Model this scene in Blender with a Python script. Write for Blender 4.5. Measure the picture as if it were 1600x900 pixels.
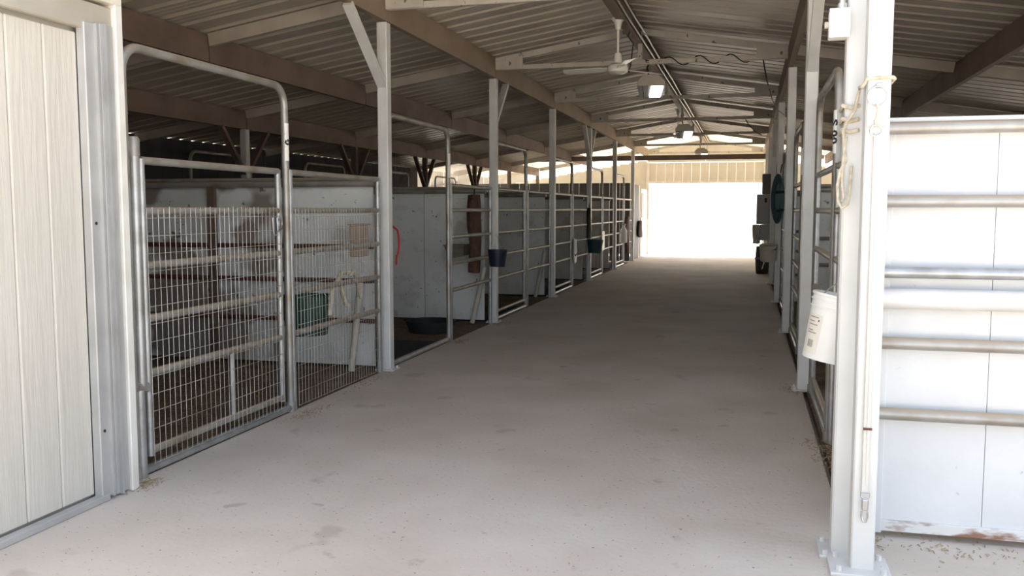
import bpy, bmesh, math, random
from mathutils import Vector, Matrix
random.seed(7)
for o in list(bpy.data.objects): bpy.data.objects.remove(o)
scene = bpy.context.scene
COL = scene.collection
PI = math.pi
R = math.radians

# ------------------------------------------------------------------ camera
cam_d = bpy.data.cameras.new('camera'); cam_d.lens = 31.5; cam_d.sensor_width = 36.0
cam_d.clip_start = 0.05; cam_d.clip_end = 500
cam = bpy.data.objects.new('camera', cam_d); COL.objects.link(cam)
cam.location = (0, 0, 1.5); cam.rotation_euler = (R(90-5.02), 0, R(14.75))
scene.camera = cam

# ------------------------------------------------------------------ world, sun, exposure
SUN_EL, SUN_AZ = 60.0, 8.0           # sun stands behind the far end of the barn
w = bpy.data.worlds.new('world'); scene.world = w; w.use_nodes = True
nt = w.node_tree; bg = nt.nodes['Background']
sky = nt.nodes.new('ShaderNodeTexSky'); sky.sky_type = 'NISHITA'; sky.sun_disc = False
sky.sun_elevation = R(SUN_EL); sky.sun_rotation = R(SUN_AZ); sky.dust_density = 2.5; sky.air_density = 1.0; sky.ozone_density = 0.6
hs_ = nt.nodes.new('ShaderNodeHueSaturation'); hs_.inputs['Saturation'].default_value = 0.55      # thin high haze
nt.links.new(sky.outputs[0], hs_.inputs['Color']); nt.links.new(hs_.outputs[0], bg.inputs[0]); bg.inputs[1].default_value = 0.24
sd = bpy.data.lights.new('sun', 'SUN'); sd.energy = 7.0; sd.angle = R(0.6); sd.color = (1.0, 0.95, 0.86)
sun = bpy.data.objects.new('sun', sd); COL.objects.link(sun)
sun.rotation_euler = Vector((math.sin(R(SUN_AZ))*math.cos(R(SUN_EL)), math.cos(R(SUN_AZ))*math.cos(R(SUN_EL)), math.sin(R(SUN_EL)))).to_track_quat('Z', 'Y').to_euler()
sun.location = (0, 20, 30)
vs = scene.view_settings
vs.view_transform = 'Standard'; vs.look = 'None'; vs.gamma = 1.0; vs.use_curve_mapping = False
vs.exposure = 1.52

# ------------------------------------------------------------------ materials
MATS = {}
def mat(name, col, rough=0.6, metal=0.0, col2=None, scale=6.0, lo=0.4, hi=0.65, bump=0.0, bscale=40.0, stretch=(1,1,1), spots=None, emit=0.0, detail=5.0):
    """colour with a noise-driven second colour, optional fine relief and dark spots"""
    m = bpy.data.materials.new(name); m.use_nodes = True; MATS[name] = m
    t = m.node_tree; N = t.nodes; L = t.links; b = N['Principled BSDF']
    b.inputs['Base Color'].default_value = (*col, 1); b.inputs['Roughness'].default_value = rough; b.inputs['Metallic'].default_value = metal
    tc = N.new('ShaderNodeTexCoord'); mp = N.new('ShaderNodeMapping'); mp.inputs['Scale'].default_value = stretch
    L.new(tc.outputs['Object'], mp.inputs[0])
    out = None
    if col2:
        n = N.new('ShaderNodeTexNoise'); n.inputs['Scale'].default_value = scale; n.inputs['Detail'].default_value = detail
        L.new(mp.outputs[0], n.inputs['Vector'])
        r = N.new('ShaderNodeValToRGB'); r.color_ramp.elements[0].position = lo; r.color_ramp.elements[1].position = hi
        r.color_ramp.elements[0].color = (*col, 1); r.color_ramp.elements[1].color = (*col2, 1)
        L.new(n.outputs['Fac'], r.inputs[0]); out = r.outputs[0]
    for sp in (spots or []):
        c3, sc, th, amt = sp
        n = N.new('ShaderNodeTexNoise'); n.inputs['Scale'].default_value = sc; n.inputs['Detail'].default_value = 3
        L.new(tc.outputs['Object'], n.inputs['Vector'])
        r = N.new('ShaderNodeValToRGB'); r.color_ramp.elements[0].position = th; r.color_ramp.elements[1].position = min(1, th+0.05)
        r.color_ramp.elements[1].color = (amt, amt, amt, 1); r.color_ramp.elements[0].color = (0, 0, 0, 1)
        L.new(n.outputs['Fac'], r.inputs[0])
        mx = N.new('ShaderNodeMix'); mx.data_type = 'RGBA'
        if out is None: mx.inputs[6].default_value = (*col, 1)
        else: L.new(out, mx.inputs[6])
        mx.inputs[7].default_value = (*c3, 1); L.new(r.outputs[0], mx.inputs[0]); out = mx.outputs[2]
    if out: L.new(out, b.inputs['Base Color'])
    if bump:
        n = N.new('ShaderNodeTexNoise'); n.inputs['Scale'].default_value = bscale; n.inputs['Detail'].default_value = 6
        L.new(mp.outputs[0], n.inputs['Vector'])
        bp = N.new('ShaderNodeBump'); bp.inputs['Strength'].default_value = bump; bp.inputs['Distance'].default_value = 0.02
        L.new(n.outputs['Fac'], bp.inputs['Height']); L.new(bp.outputs[0], b.inputs['Normal'])
    if emit:
        b.inputs['Emission Color'].default_value = (*col, 1); b.inputs['Emission Strength'].default_value = emit
    return m
mat('concrete', (0.60,0.54,0.475), 0.85, col2=(0.50,0.435,0.365), scale=1.1, lo=0.35, hi=0.7, bump=0.15, bscale=30, spots=[((0.33,0.28,0.235),2.3,0.66,0.45),((0.13,0.11,0.10),45,0.665,0.8),((0.30,0.25,0.20),5,0.68,0.5),((0.55,0.52,0.48),9,0.68,0.35)])
mat('gravel', (0.52,0.47,0.40), 0.95, col2=(0.44,0.39,0.33), scale=2, bump=0.3)
mat('soil', (0.13,0.085,0.055), 0.95, col2=(0.20,0.14,0.085), scale=3, bump=0.6, bscale=25, spots=[((0.36,0.27,0.13),30,0.62,0.8)])
mat('rubber', (0.018,0.019,0.021), 0.75, bump=0.2)
mat('galvanized', (0.46,0.47,0.475), 0.38, 0.65, col2=(0.34,0.335,0.32), scale=9, bump=0.05)
mat('dusty_pipe', (0.40,0.39,0.365), 0.45, 0.5, col2=(0.28,0.235,0.175), scale=5, lo=0.42, hi=0.7, bump=0.05)
mat('silver_paint', (0.72,0.715,0.69), 0.45, 0.1, col2=(0.63,0.62,0.595), scale=4, spots=[((0.2,0.17,0.14),26,0.74,0.8)])
mat('white_post', (0.66,0.66,0.635), 0.5, 0.1, col2=(0.60,0.60,0.575), scale=3, spots=[((0.35,0.24,0.17),20,0.74,0.7)])
mat('tan_beam', (0.31,0.235,0.165), 0.6, 0.1, col2=(0.25,0.185,0.125), scale=2)
mat('dark_beam', (0.20,0.14,0.105), 0.65, 0.1, col2=(0.15,0.10,0.075), scale=2)
mat('pale_steel', (0.52,0.48,0.42), 0.6, 0.0, col2=(0.45,0.41,0.35), scale=5, spots=[((0.10,0.07,0.055),14,0.64,0.85)], stretch=(1,1,1))
mat('pale_rafter', (0.48,0.43,0.37), 0.6, 0.0, col2=(0.40,0.35,0.29), scale=4)
mat('roof_metal', (0.53,0.475,0.39), 0.45, 0.15, col2=(0.46,0.405,0.33), scale=1.2)
mat('panel_white', (0.80,0.81,0.785), 0.6, 0.0, col2=(0.68,0.685,0.66), scale=1.6, lo=0.4, hi=0.7, bump=0.12, bscale=12, spots=[((0.36,0.32,0.27),1.7,0.58,0.5),((0.55,0.54,0.51),5.0,0.58,0.35),((0.07,0.06,0.055),16,0.69,0.8)])
mat('panel_bright', (0.69,0.70,0.70), 0.55, 0.0, col2=(0.62,0.63,0.635), scale=2.0, bump=0.08, bscale=18, spots=[((0.45,0.42,0.38),16,0.73,0.7)])
mat('rust', (0.13,0.055,0.04), 0.8, col2=(0.075,0.04,0.032), scale=8)
mat('rusty_white', (0.68,0.67,0.65), 0.65, col2=(0.27,0.14,0.09), scale=4, lo=0.52, hi=0.6, stretch=(1,1,3))
mat('brown_post', (0.17,0.125,0.095), 0.7, col2=(0.11,0.08,0.06), scale=4)
mat('cream_siding', (0.72,0.67,0.57), 0.6, col2=(0.66,0.61,0.51), scale=2)
mat('grain_white', (0.61,0.575,0.505), 0.6, col2=(0.57,0.535,0.465), scale=5, stretch=(6,6,0.5), bump=0.22, bscale=9)
mat('trim_grey', (0.47,0.465,0.45), 0.45, 0.2, col2=(0.40,0.395,0.38), scale=4)
mat('trim_white', (0.78,0.76,0.70), 0.5, col2=(0.68,0.655,0.59), scale=5)
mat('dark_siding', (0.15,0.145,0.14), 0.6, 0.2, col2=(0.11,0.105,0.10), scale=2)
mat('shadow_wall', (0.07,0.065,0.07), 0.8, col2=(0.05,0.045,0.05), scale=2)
mat('white_enamel', (0.80,0.77,0.70), 0.35)
mat('wire', (0.62,0.60,0.56), 0.45, 0.3, col2=(0.40,0.33,0.26), scale=3)
mat('cable_black', (0.015,0.014,0.013), 0.6)
mat('conduit', (0.55,0.54,0.51), 0.35, 0.6)
mat('lamp_hood', (0.55,0.50,0.42), 0.5)
mat('lamp_lens', (1.0,0.97,0.90), 0.2, emit=2.2)
mat('lamp_glass', (0.62,0.62,0.60), 0.15, 0.5)
mat('plastic_white', (0.83,0.82,0.78), 0.4, col2=(0.78,0.77,0.72), scale=3)
mat('plastic_cream', (0.55,0.50,0.40), 0.5)
mat('plastic_navy', (0.012,0.02,0.035), 0.4)
mat('plastic_teal', (0.015,0.045,0.055), 0.5)
mat('plastic_green', (0.015,0.07,0.04), 0.5, col2=(0.01,0.04,0.03))
mat('ink', (0.02,0.02,0.02), 0.6)
mat('sticker', (0.88,0.86,0.80), 0.5)
mat('label_paper', (0.76,0.72,0.62), 0.6)
mat('label_ink', (0.30,0.27,0.23), 0.6)
mat('rope_beige', (0.60,0.54,0.42), 0.9, col2=(0.45,0.39,0.29), scale=40, bump=0.4, bscale=120)
mat('strap_grey', (0.62,0.60,0.55), 0.85, bump=0.2, bscale=150)
mat('red_nylon', (0.55,0.03,0.03), 0.6)
mat('brown_cloth', (0.085,0.04,0.025), 0.9, col2=(0.13,0.07,0.05), scale=9)
mat('maroon', (0.06,0.012,0.014), 0.8)
mat('dark_leather', (0.03,0.022,0.02), 0.7)
mat('grey_box', (0.34,0.34,0.345), 0.5, 0.1, col2=(0.29,0.29,0.295), scale=3)
mat('steel', (0.55,0.55,0.54), 0.3, 0.9)
mat('old_wood', (0.19,0.16,0.12), 0.85, col2=(0.13,0.105,0.08), scale=5, stretch=(1,1,5))
mat('straw', (0.40,0.30,0.17), 0.9, col2=(0.26,0.19,0.10), scale=30)
mat('bedding_brown', (0.20,0.13,0.07), 0.95, col2=(0.12,0.075,0.04), scale=3)
mat('shed_siding', (0.34,0.285,0.205), 0.7, col2=(0.27,0.22,0.155), scale=2)
mat('tan_box', (0.36,0.28,0.21), 0.8)
mat('pvc', (0.62,0.58,0.50), 0.5, col2=(0.5,0.46,0.38), scale=5)
mat('track_tan', (0.47,0.435,0.36), 0.55, 0.1, col2=(0.41,0.375,0.305), scale=3)
mat('panel_stained', (0.74,0.75,0.73), 0.65, 0.0, col2=(0.60,0.605,0.58), scale=1.6, bump=0.15, bscale=12, spots=[((0.16,0.115,0.085),1.25,0.47,0.8),((0.07,0.06,0.055),14,0.66,0.8)])
def dust_on_top(name, col, amt):
    """dust lying on the upper side of pipes"""
    t = MATS[name].node_tree; N = t.nodes; L = t.links; b = N['Principled BSDF']
    g = N.new('ShaderNodeNewGeometry'); sp = N.new('ShaderNodeSeparateXYZ'); L.new(g.outputs['Normal'], sp.inputs[0])
    r = N.new('ShaderNodeValToRGB'); r.color_ramp.elements[0].position = 0.35; r.color_ramp.elements[1].position = 0.75; r.color_ramp.elements[1].color = (amt, amt, amt, 1)
    L.new(sp.outputs['Z'], r.inputs[0])
    src = b.inputs['Base Color'].links[0].from_socket
    mx_ = N.new('ShaderNodeMix'); mx_.data_type = 'RGBA'; L.new(src, mx_.inputs[6]); mx_.inputs[7].default_value = (*col, 1); L.new(r.outputs[0], mx_.inputs[0]); L.new(mx_.outputs[2], b.inputs['Base Color'])
    inv = N.new('ShaderNodeMath'); inv.operation = 'MULTIPLY_ADD'; inv.inputs[1].default_value = -b.inputs['Metallic'].default_value; inv.inputs[2].default_value = b.inputs['Metallic'].default_value
    L.new(r.outputs[0], inv.inputs[0]); L.new(inv.outputs[0], b.inputs['Metallic'])
dust_on_top('dusty_pipe', (0.40,0.315,0.215), 0.85)
# translucent fibreglass roof sheets
m = bpy.data.materials.new('fibreglass'); m.use_nodes = True; MATS['fibreglass'] = m
t = m.node_tree; t.nodes.remove(t.nodes['Principled BSDF'])
tr = t.nodes.new('ShaderNodeBsdfTranslucent'); tr.inputs[0].default_value = (0.82,0.76,0.64,1)
df = t.nodes.new('ShaderNodeBsdfDiffuse'); df.inputs[0].default_value = (0.70,0.65,0.55,1)
mx = t.nodes.new('ShaderNodeMixShader'); mx.inputs[0].default_value = 0.5
t.links.new(tr.outputs[0], mx.inputs[1]); t.links.new(df.outputs[0], mx.inputs[2])
t.links.new(mx.outputs[0], t.nodes['Material Output'].inputs[0])

# ------------------------------------------------------------------ helpers
class B:
    """collects shapes into one bmesh"""
    def __init__(s): s.bm = bmesh.new()
    def box(s, c, d, rot=None, bev=0.0):
        r = bmesh.ops.create_cube(s.bm, size=1.0); vs_ = r['verts']
        bmesh.ops.scale(s.bm, vec=d, verts=vs_)
        if bev:
            es = list({e for v in vs_ for e in v.link_edges})
            q = bmesh.ops.bevel(s.bm, geom=es, offset=bev, segments=1, affect='EDGES')
            vs_ = list({v for f in q['faces'] for v in f.verts} | {v for v in vs_ if v.is_valid})
        if rot is not None: bmesh.ops.rotate(s.bm, cent=(0,0,0), matrix=rot, verts=vs_)
        bmesh.ops.translate(s.bm, vec=c, verts=vs_); return s
    def bar(s, p0, p1, wd, ht, up=(0,0,1)):
        """rectangular bar between two points; ht along up, wd across"""
        p0 = Vector(p0); p1 = Vector(p1); d = (p1-p0).normalized(); up = Vector(up)
        sx = d.cross(up).normalized(); u = sx.cross(d)
        vv = []
        for p in (p0, p1):
            for a, b_ in ((-1,-1),(1,-1),(1,1),(-1,1)): vv.append(s.bm.verts.new(p + sx*a*wd/2 + u*b_*ht/2))
        for f in ((0,1,2,3),(7,6,5,4),(0,4,5,1),(1,5,6,2),(2,6,7,3),(3,7,4,0)): s.bm.faces.new([vv[i] for i in f])
        return s
    def path(s, pts, r, n=8, closed=False, cap=True):
        pts = [Vector(p) for p in pts]; rings = []; prev = None; k = len(pts)
        for i, p in enumerate(pts):
            if closed: d = (pts[(i+1) % k]-pts[i-1]).normalized()
            elif i == 0: d = (pts[1]-p).normalized()
            elif i == k-1: d = (p-pts[i-1]).normalized()
            else: d = ((pts[i+1]-p).normalized()+(p-pts[i-1]).normalized()).normalized()
            if prev is None:
                a = Vector((0,0,1)) if abs(d.z) < 0.9 else Vector((1,0,0)); u = d.cross(a).normalized()
            else: u = (prev - d*prev.dot(d)).normalized()
            prev = u; v = d.cross(u); rr = r[i] if isinstance(r, (list, tuple)) else r
            rings.append([s.bm.verts.new(p + (u*math.cos(2*PI*j/n) + v*math.sin(2*PI*j/n))*rr) for j in range(n)])
        m_ = k if closed else k-1
        for i in range(m_):
            A, C_ = rings[i], rings[(i+1) % k]
            for j in range(n): s.bm.faces.new((A[j], A[(j+1)%n], C_[(j+1)%n], C_[j]))
        if cap and not closed: s.bm.faces.new(rings[0][::-1]); s.bm.faces.new(rings[-1])
        return s
    def lathe(s, prof, n=24, c=(0,0,0), closed=False):
        rings = []
        for r, z in prof: rings.append([s.bm.verts.new((c[0]+r*math.cos(2*PI*j/n), c[1]+r*math.sin(2*PI*j/n), c[2]+z)) for j in range(n)])
        for i in range(len(rings)-1):
            for j in range(n): s.bm.faces.new((rings[i][j], rings[i][(j+1)%n], rings[i+1][(j+1)%n], rings[i+1][j]))
        s.bm.faces.new(rings[0][::-1]); s.bm.faces.new(rings[-1]); return s
    def poly(s, pts, thick):
        """flat outline (3-D points) thickened along vector"""
        a = [s.bm.verts.new(Vector(p)) for p in pts]; b_ = [s.bm.verts.new(Vector(p)+Vector(thick)) for p in pts]
        s.bm.faces.new(a[::-1]); s.bm.faces.new(b_)
        for i in range(len(a)): j = (i+1) % len(a); s.bm.faces.new((a[i], a[j], b_[j], b_[i]))
        return s
    def obj(s, name, material, parent=None, smooth=False):
        bmesh.ops.recalc_face_normals(s.bm, faces=s.bm.faces)
        me = bpy.data.meshes.new(name); s.bm.to_mesh(me); s.bm.free()
        if smooth:
            for p in me.polygons: p.use_smooth = True
            try: me.set_sharp_from_angle(angle=R(40))
            except Exception: pass
        me.materials.append(MATS[material])
        o = bpy.data.objects.new(name, me); COL.objects.link(o)
        if parent: o.parent = parent
        return o
def tag(o, label, cat, group=None, kind=None):
    o['label'] = label; o['category'] = cat
    if group: o['group'] = group
    if kind: o['kind'] = kind
    return o
def thing(name, loc, label, cat, group=None, rz=0.0):
    o = bpy.data.objects.new(name, None); o.empty_display_size = 0.1; COL.objects.link(o)
    o.location = loc; o.rotation_euler = (0, 0, rz); return tag(o, label, cat, group)
def struct(o): o['kind'] = 'structure'; return o
def sroot(name, loc=(0,0,0)):
    o = bpy.data.objects.new(name, None); o.empty_display_size = 0.1; COL.objects.link(o); o.location = loc; return struct(o)
def copy_tree(o, loc=None, label=None, parent=None, rz=None):
    c = o.copy(); COL.objects.link(c); c.parent = parent
    if loc is not None: c.location = loc
    if rz is not None: c.rotation_euler = (0, 0, rz)
    if label: c['label'] = label
    for ch in list(o.children): copy_tree(ch, parent=c)
    return c
def share(o, loc, parent, rz=None):
    c = o.copy(); COL.objects.link(c); c.parent = parent; c.location = loc
    if rz is not None: c.rotation_euler = (0, 0, rz)
    return c
def arc(c, r, a0, a1, n, u, v):
    u = Vector(u); v = Vector(v); c = Vector(c)
    return [c + (u*math.cos(a0+(a1-a0)*i/n) + v*math.sin(a0+(a1-a0)*i/n))*r for i in range(n+1)]
ORD = ['nearest', 'second', 'third', 'fourth', 'fifth', 'sixth', 'seventh', 'farthest']

# ------------------------------------------------------------------ layout
YS = [4.1, 7.75, 11.4, 15.05, 18.7, 22.4, 26.0, 29.7]
XL, XR, XC = -3.25, 0.47, -1.40
SL = 0.16
def zr(d): return 3.77 - SL*d             # underside of the roof at distance d from the ridge
DB = [1.85, 3.68, 5.50]                   # longitudinal beams
DROOF = 7.35
Y0R, NSH = 3.85, 29                        # roof start, number of sheets

# ================================================================== STRUCTURE
struct(B().box((0, 40, -0.12), (300, 300, 0.1)).obj('ground', 'gravel'))
floor = B().box((-1.4, 12.75, -0.05), (3.72, 35.5, 0.1))
floor.box((20, -0.3, -0.05), (39.1, 9.4, 0.1))
struct(floor.obj('floor', 'concrete'))
struct(B().box((-6.05, 14.9, -0.065), (5.6, 21.6, 0.1)).obj('floor_stalls_left', 'soil'))
struct(B().box((3.2, 17.0, -0.065), (5.4, 26.0, 0.1)).obj('floor_stalls_right', 'soil'))

# --- roof: ribbed sheets, each its own piece
ceil = sroot('ceiling', (XC, Y0R, 0))
def sheet_mesh(sgn, W=0.9144):
    prof = [(0,0)]
    for k in range(3):
        yc = W*(k+0.5)/3
        prof += [(yc-0.045,0),(yc-0.022,0.042),(yc+0.022,0.042),(yc+0.045,0)]
        if k < 2:
            ym = W*(k+1)/3; prof += [(ym-0.05,0),(ym-0.04,0.006),(ym-0.03,0),(ym+0.03,0),(ym+0.04,0.006),(ym+0.05,0)]
    prof.append((W,0))
    b = B(); rows = []
    for (d0, dz) in ((0.0,0.0),(DROOF,0.0),(0.0,0.006),(DROOF,0.006)):
        rows.append([b.bm.verts.new((sgn*d0, y, zr(d0)+z+dz)) for y, z in prof])
    n = len(prof)
    for i in range(n-1):
        b.bm.faces.new((rows[0][i],rows[0][i+1],rows[1][i+1],rows[1][i])); b.bm.faces.new((rows[2][i],rows[3][i],rows[3][i+1],rows[2][i+1]))
    for i in range(n-1):
        b.bm.faces.new((rows[1][i],rows[1][i+1],rows[3][i+1],rows[3][i])); b.bm.faces.new((rows[0][i+1],rows[0][i],rows[2][i],rows[2][i+1]))
    b.bm.faces.new((rows[0][0],rows[1][0],rows[3][0],rows[2][0])); b.bm.faces.new((rows[0][-1],rows[2][-1],rows[3][-1],rows[1][-1]))
    return b
for sgn in (-1, 1):
    s0 = sheet_mesh(sgn).obj('roof_sheet', 'roof_metal', ceil)
    f0 = None
    for i in range(NSH):
        y = i*0.9144
        if Y0R + y > 26.0:
            if f0 is None: f0 = sheet_mesh(sgn).obj('skylight_sheet', 'fibreglass', ceil); f0.location = (0, y, 0); f0['label'] = 'cream translucent roof sheet'
            else: share(f0, (0, y, 0), ceil)
        elif i > 0: share(s0, (0, y, 0), ceil)
B().bar((0, 0, 3.815), (0, NSH*0.9144, 3.815), 0.3, 0.02).obj('ridge_cap', 'roof_metal', ceil)

# --- left front room wall with wood-grain door
XW = -3.17
wl = sroot('wall_left', (XW, 0, 0))
B().box((-0.13, -3.0, 1.75), (0.1, 14.1, 3.5)).obj('backing', 'grain_white', wl)
B().box((-2.6, -3.0, 3.45), (5.0, 14.0, 0.1)).obj('room_shade_roof', 'roof_metal', wl)  # roof block over the room, put in to shade the front posts
pl = None; yy = 3.80
i = 0
while yy > -9.8:
    if pl is None: pl = B().box((0,0,0), (0.03, 0.2185, 2.33), bev=0.007).obj('plank', 'grain_white', wl); pl.location = (-0.06, yy-0.11, 1.205)
    else: share(pl, (-0.06, yy-0.11, 1.205), wl)
    yy -= 0.222
# upper siding boards above the track
sb = None; yy = 4.0
while yy > -9.8:
    if sb is None: sb = B().box((0,0,0), (0.03, 0.17, 0.8), bev=0.008).obj('upper_board', 'cream_siding', wl); sb.location = (-0.05, yy-0.09, 2.98)
    else: share(sb, (-0.05, yy-0.09, 2.98), wl)
    yy -= 0.19
tr1 = sroot('trim_1', (XW, 0, 0))
B().box((-0.03, -2.9, 2.455), (0.05, 13.9, 0.135), bev=0.006).obj('door_track', 'track_tan', tr1)
B().box((-0.02, -2.9, 2.555), (0.09, 13.9, 0.035), bev=0.004).obj('track_ledge', 'cream_siding', tr1)
tr2 = sroot('trim_2', (XW, 3.9, 0))
b = B(); b.box((-0.02, -0.05, 1.22), (0.05, 0.11, 2.4), bev=0.005); b.box((0.012, -0.03, 1.22), (0.02, 0.014, 2.4)); b.obj('jamb', 'trim_grey', tr2)
b = B(); b.box((-0.02, 0.06, 1.22), (0.045, 0.10, 2.42), bev=0.004); b.box((0.012, 0.035, 1.22), (0.022, 0.012, 2.42)); b.obj('jamb_channel', 'trim_grey', tr2)
B().box((-0.03, 0.135, 1.66), (0.10, 0.055, 3.32), bev=0.005).obj('corner_post', 'trim_white', tr2)
B().path([(0.006, -0.075, 0.37), (0.010, -0.075, 0.37)], 0.008).obj('screw_hole', 'ink', tr2)
B().path([(0.006, -0.075, 1.43), (0.010, -0.075, 1.43)], 0.008).obj('screw_hole', 'ink', tr2)
struct(B().box((XW-0.015, -3.05, 0.018), (0.05, 13.8, 0.036), bev=0.005).obj('baseboard_left', 'trim_grey'))
# room end wall turned to the first stall and a dark wall added to keep light out behind the left stalls
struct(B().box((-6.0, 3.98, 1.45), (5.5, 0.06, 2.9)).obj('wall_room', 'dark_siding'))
wb = sroot('wall_back_blocker', (-8.72, 4.0, 0))
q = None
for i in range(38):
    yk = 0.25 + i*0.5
    if q is None: q = B().box((0,0,0), (0.04, 0.495, 2.59), bev=0.005).obj('blocker_board', 'shadow_wall', wb); q.location = (0, yk, 1.30)
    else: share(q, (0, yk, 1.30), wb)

wr = sroot('wall_right_blocker', (5.85, 5.0, 0))  # added wall, blocks bounce from the sunlit ground outside on the right
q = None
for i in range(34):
    if q is None: q = B().box((0,0,0), (0.04, 0.495, 2.0), bev=0.005).obj('blocker_board', 'dark_siding', wr); q.location = (0, 0.25, 1.0)
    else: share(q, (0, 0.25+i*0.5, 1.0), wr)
# --- tack room at the far left and far end wall
wt = sroot('wall_tack_room', (XL, 26.0, 0))
q = None
for i in range(16):
    x = -0.22 - i*0.3
    if q is None: q = B().box((0,0,0), (0.29, 0.04, 2.26), bev=0.012).obj('metal_sheet', 'dark_siding', wt); q.location = (x, 0.03, 1.13)
    else: share(q, (x, 0.03, 1.13), wt)
q = None
for i in range(5):
    y = 0.26 + i*0.3
    if q is None: q = B().box((0,0,0), (0.04, 0.29, 2.2), bev=0.012).obj('side_sheet', 'dark_siding', wt); q.location = (-0.03, y, 1.13)
    else: share(q, (-0.03, y, 1.13), wt)
B().box((-0.03, 1.72, 1.11), (0.06, 0.16, 2.22), bev=0.01).obj('door_post', 'trim_white', wt)
d1 = sroot('door_1', (XL, 28.7, 0))
B().box((0, 0, 1.08), (0.05, 1.7, 2.12), bev=0.01).obj('door_leaf', 'panel_bright', d1)
B().box((0.03, -0.35, 1.62), (0.02, 0.62, 0.75), bev=0.006).obj('door_window', 'grey_box', d1)
B().box((0.03, 0, 1.14), (0.02, 1.7, 0.06)).obj('door_rail', 'trim_white', d1)
B().path([(0.05, 0.6, 1.0), (0.09, 0.6, 1.0), (0.09, 0.6, 1.12), (0.05, 0.6, 1.12)], 0.01).obj('door_handle', 'steel', d1)
we = sroot('wall_end', (XC, 30.2, 0))
q = None
for i in range(13):                                   # header above the far opening
    x = -1.73 + i*0.285
    if q is None: q = B().box((0,0,0), (0.281, 0.04, 0.62), bev=0.01).obj('header_board', 'cream_siding', we); q.location = (x, 0, 2.72)
    else: share(q, (x, 0, 2.72), we)
b = B(); b.box((0, -0.03, 2.39), (3.8, 0.08, 0.07)); b.box((-1.87, -0.03, 1.52), (0.09, 0.1, 3.04)); b.box((1.87, -0.03, 1.52), (0.09, 0.1, 3.04)); b.obj('opening_frame', 'trim_white', we)
q = None
for sgn in (-1, 1):                                   # gable infill and side pieces, one sheet each
    for i in range(7):
        x = sgn*(0.14 + i*0.27); h0 = 3.05; h1 = zr(abs(x)+0.13)-0.02
        B().box((x, 0.03, (h0+h1)/2), (0.272, 0.03, h1-h0)).obj('gable_board', 'cream_siding', we)
    for i in range(16):
        x = sgn*(2.06 + i*0.3); h1 = zr(abs(x)+0.15)-0.32
        B().box((x, 0.0, h1/2), (0.302, 0.04, h1)).obj('side_board', 'cream_siding', we)
B().box((-1.45, -4.05, 2.97), (6.7, 0.08, 0.14)).obj('tie_beam', 'dark_beam', we)

# ================================================================== ROOF FRAME
bn = {-1: 'left', 1: 'right'}
bl = {1.85: 'tan roof beam above the posts on the {} of the aisle', 3.68: 'brown roof beam halfway across the {} stalls', 5.50: 'dark roof beam along the back of the {} stalls'}
for sgn in (-1, 1):
    for k, d in enumerate(DB):
        rt = thing('roof_beam', (XC+sgn*d, 3.4, zr(d)), bl[d].format(bn[sgn]), 'beam', 'long roof beams')
        ys = [3.4]+YS[1:]
        for j in range(len(ys)-1):
            a, c = ys[j]-3.4+0.012, ys[j+1]-3.4-0.012
            zt = -0.012; zb = -0.27; off = 0.0
            pts = [(-0.03,zb),(0.03,zb),(0.03,zb+0.012),(-0.018,zb+0.012),(-0.018,zt-0.012),(0.03,zt-0.012),(0.03,zt),(-0.03,zt)]
            bb = B(); bb.poly([(-sgn*(-1)*(p[0]) + off, a, p[1]) for p in pts], (0, c-a, 0))
            bb.obj('beam_section', 'tan_beam' if k == 0 else ('dark_beam'), rt)
rt = thing('ridge_beam', (XC, 3.4, 0), 'grey brown ridge beam along the peak of the roof', 'beam')
B().box((0, 13.2, 3.635), (0.11, 26.4, 0.15), bev=0.006).obj('ridge_member', 'tan_beam', rt)
B().box((0, 13.2, 3.725), (0.17, 26.4, 0.02)).obj('ridge_flange', 'tan_beam', rt)

# trusses over the aisle
tl = ['rust streaked pale truss cut by the top edge of the picture', 'pale truss with peeling paint just behind the nearest ceiling fan', 'third aisle truss, its tie running behind the nearest hanging lamp', 'fourth aisle truss counted from the front', 'fifth aisle truss, in front of the second hanging lamp', 'sixth aisle truss, last but one before the far opening', 'last aisle truss right before the far opening']
proto = None
for i, y in enumerate(YS[1:]):
    if proto is None:
        proto = thing('roof_truss', (XC, y, 0), tl[i], 'truss', 'trusses over the aisle')
        B().box((0, 0, 3.325), (3.62, 0.05, 0.06), bev=0.004).obj('tie_chord', 'pale_steel', proto)
        for s in (-1, 1):
            B().bar((s*1.81, 0, zr(1.81)-0.065), (s*0.06, 0, zr(0.06)-0.065), 0.05, 0.075).obj('rafter', 'pale_steel', proto)
            b = B(); b.poly([(s*1.81,-0.03,3.30),(s*1.81,-0.03,3.44),(s*1.68,-0.03,3.46),(s*1.68,-0.03,3.40),(s*1.63,-0.03,3.40),(s*1.63,-0.03,3.47),(s*1.45,-0.03,3.49),(s*1.45,-0.03,3.30)], (0,-0.012,0)).obj('gusset', 'pale_steel', proto)
        B().box((0.05, 0, 3.45), (0.05, 0.04, 0.20)).obj('king_post', 'pale_steel', proto)
    else: copy_tree(proto, (XC, y, 0), tl[i])
# rafters over the stalls
proto = {}
for i, y in enumerate(YS):
    for s in (-1, 1):
        lab = '%s pale rafter over the %s stalls, counted from the front' % (ORD[i], bn[s])
        if s not in proto:
            rt = thing('stall_rafter', (XC, y, 0), lab, 'rafter', 'rafters over the stalls'); proto[s] = rt
            for a, c in ((1.90,3.64),(3.72,5.46),(5.54,7.28)):
                B().bar((s*a,0,zr(a)-0.07), (s*c,0,zr(c)-0.07), 0.05, 0.12).obj('rafter_section', 'pale_rafter', rt)
        else: copy_tree(proto[s], (XC, y, 0), lab)

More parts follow.
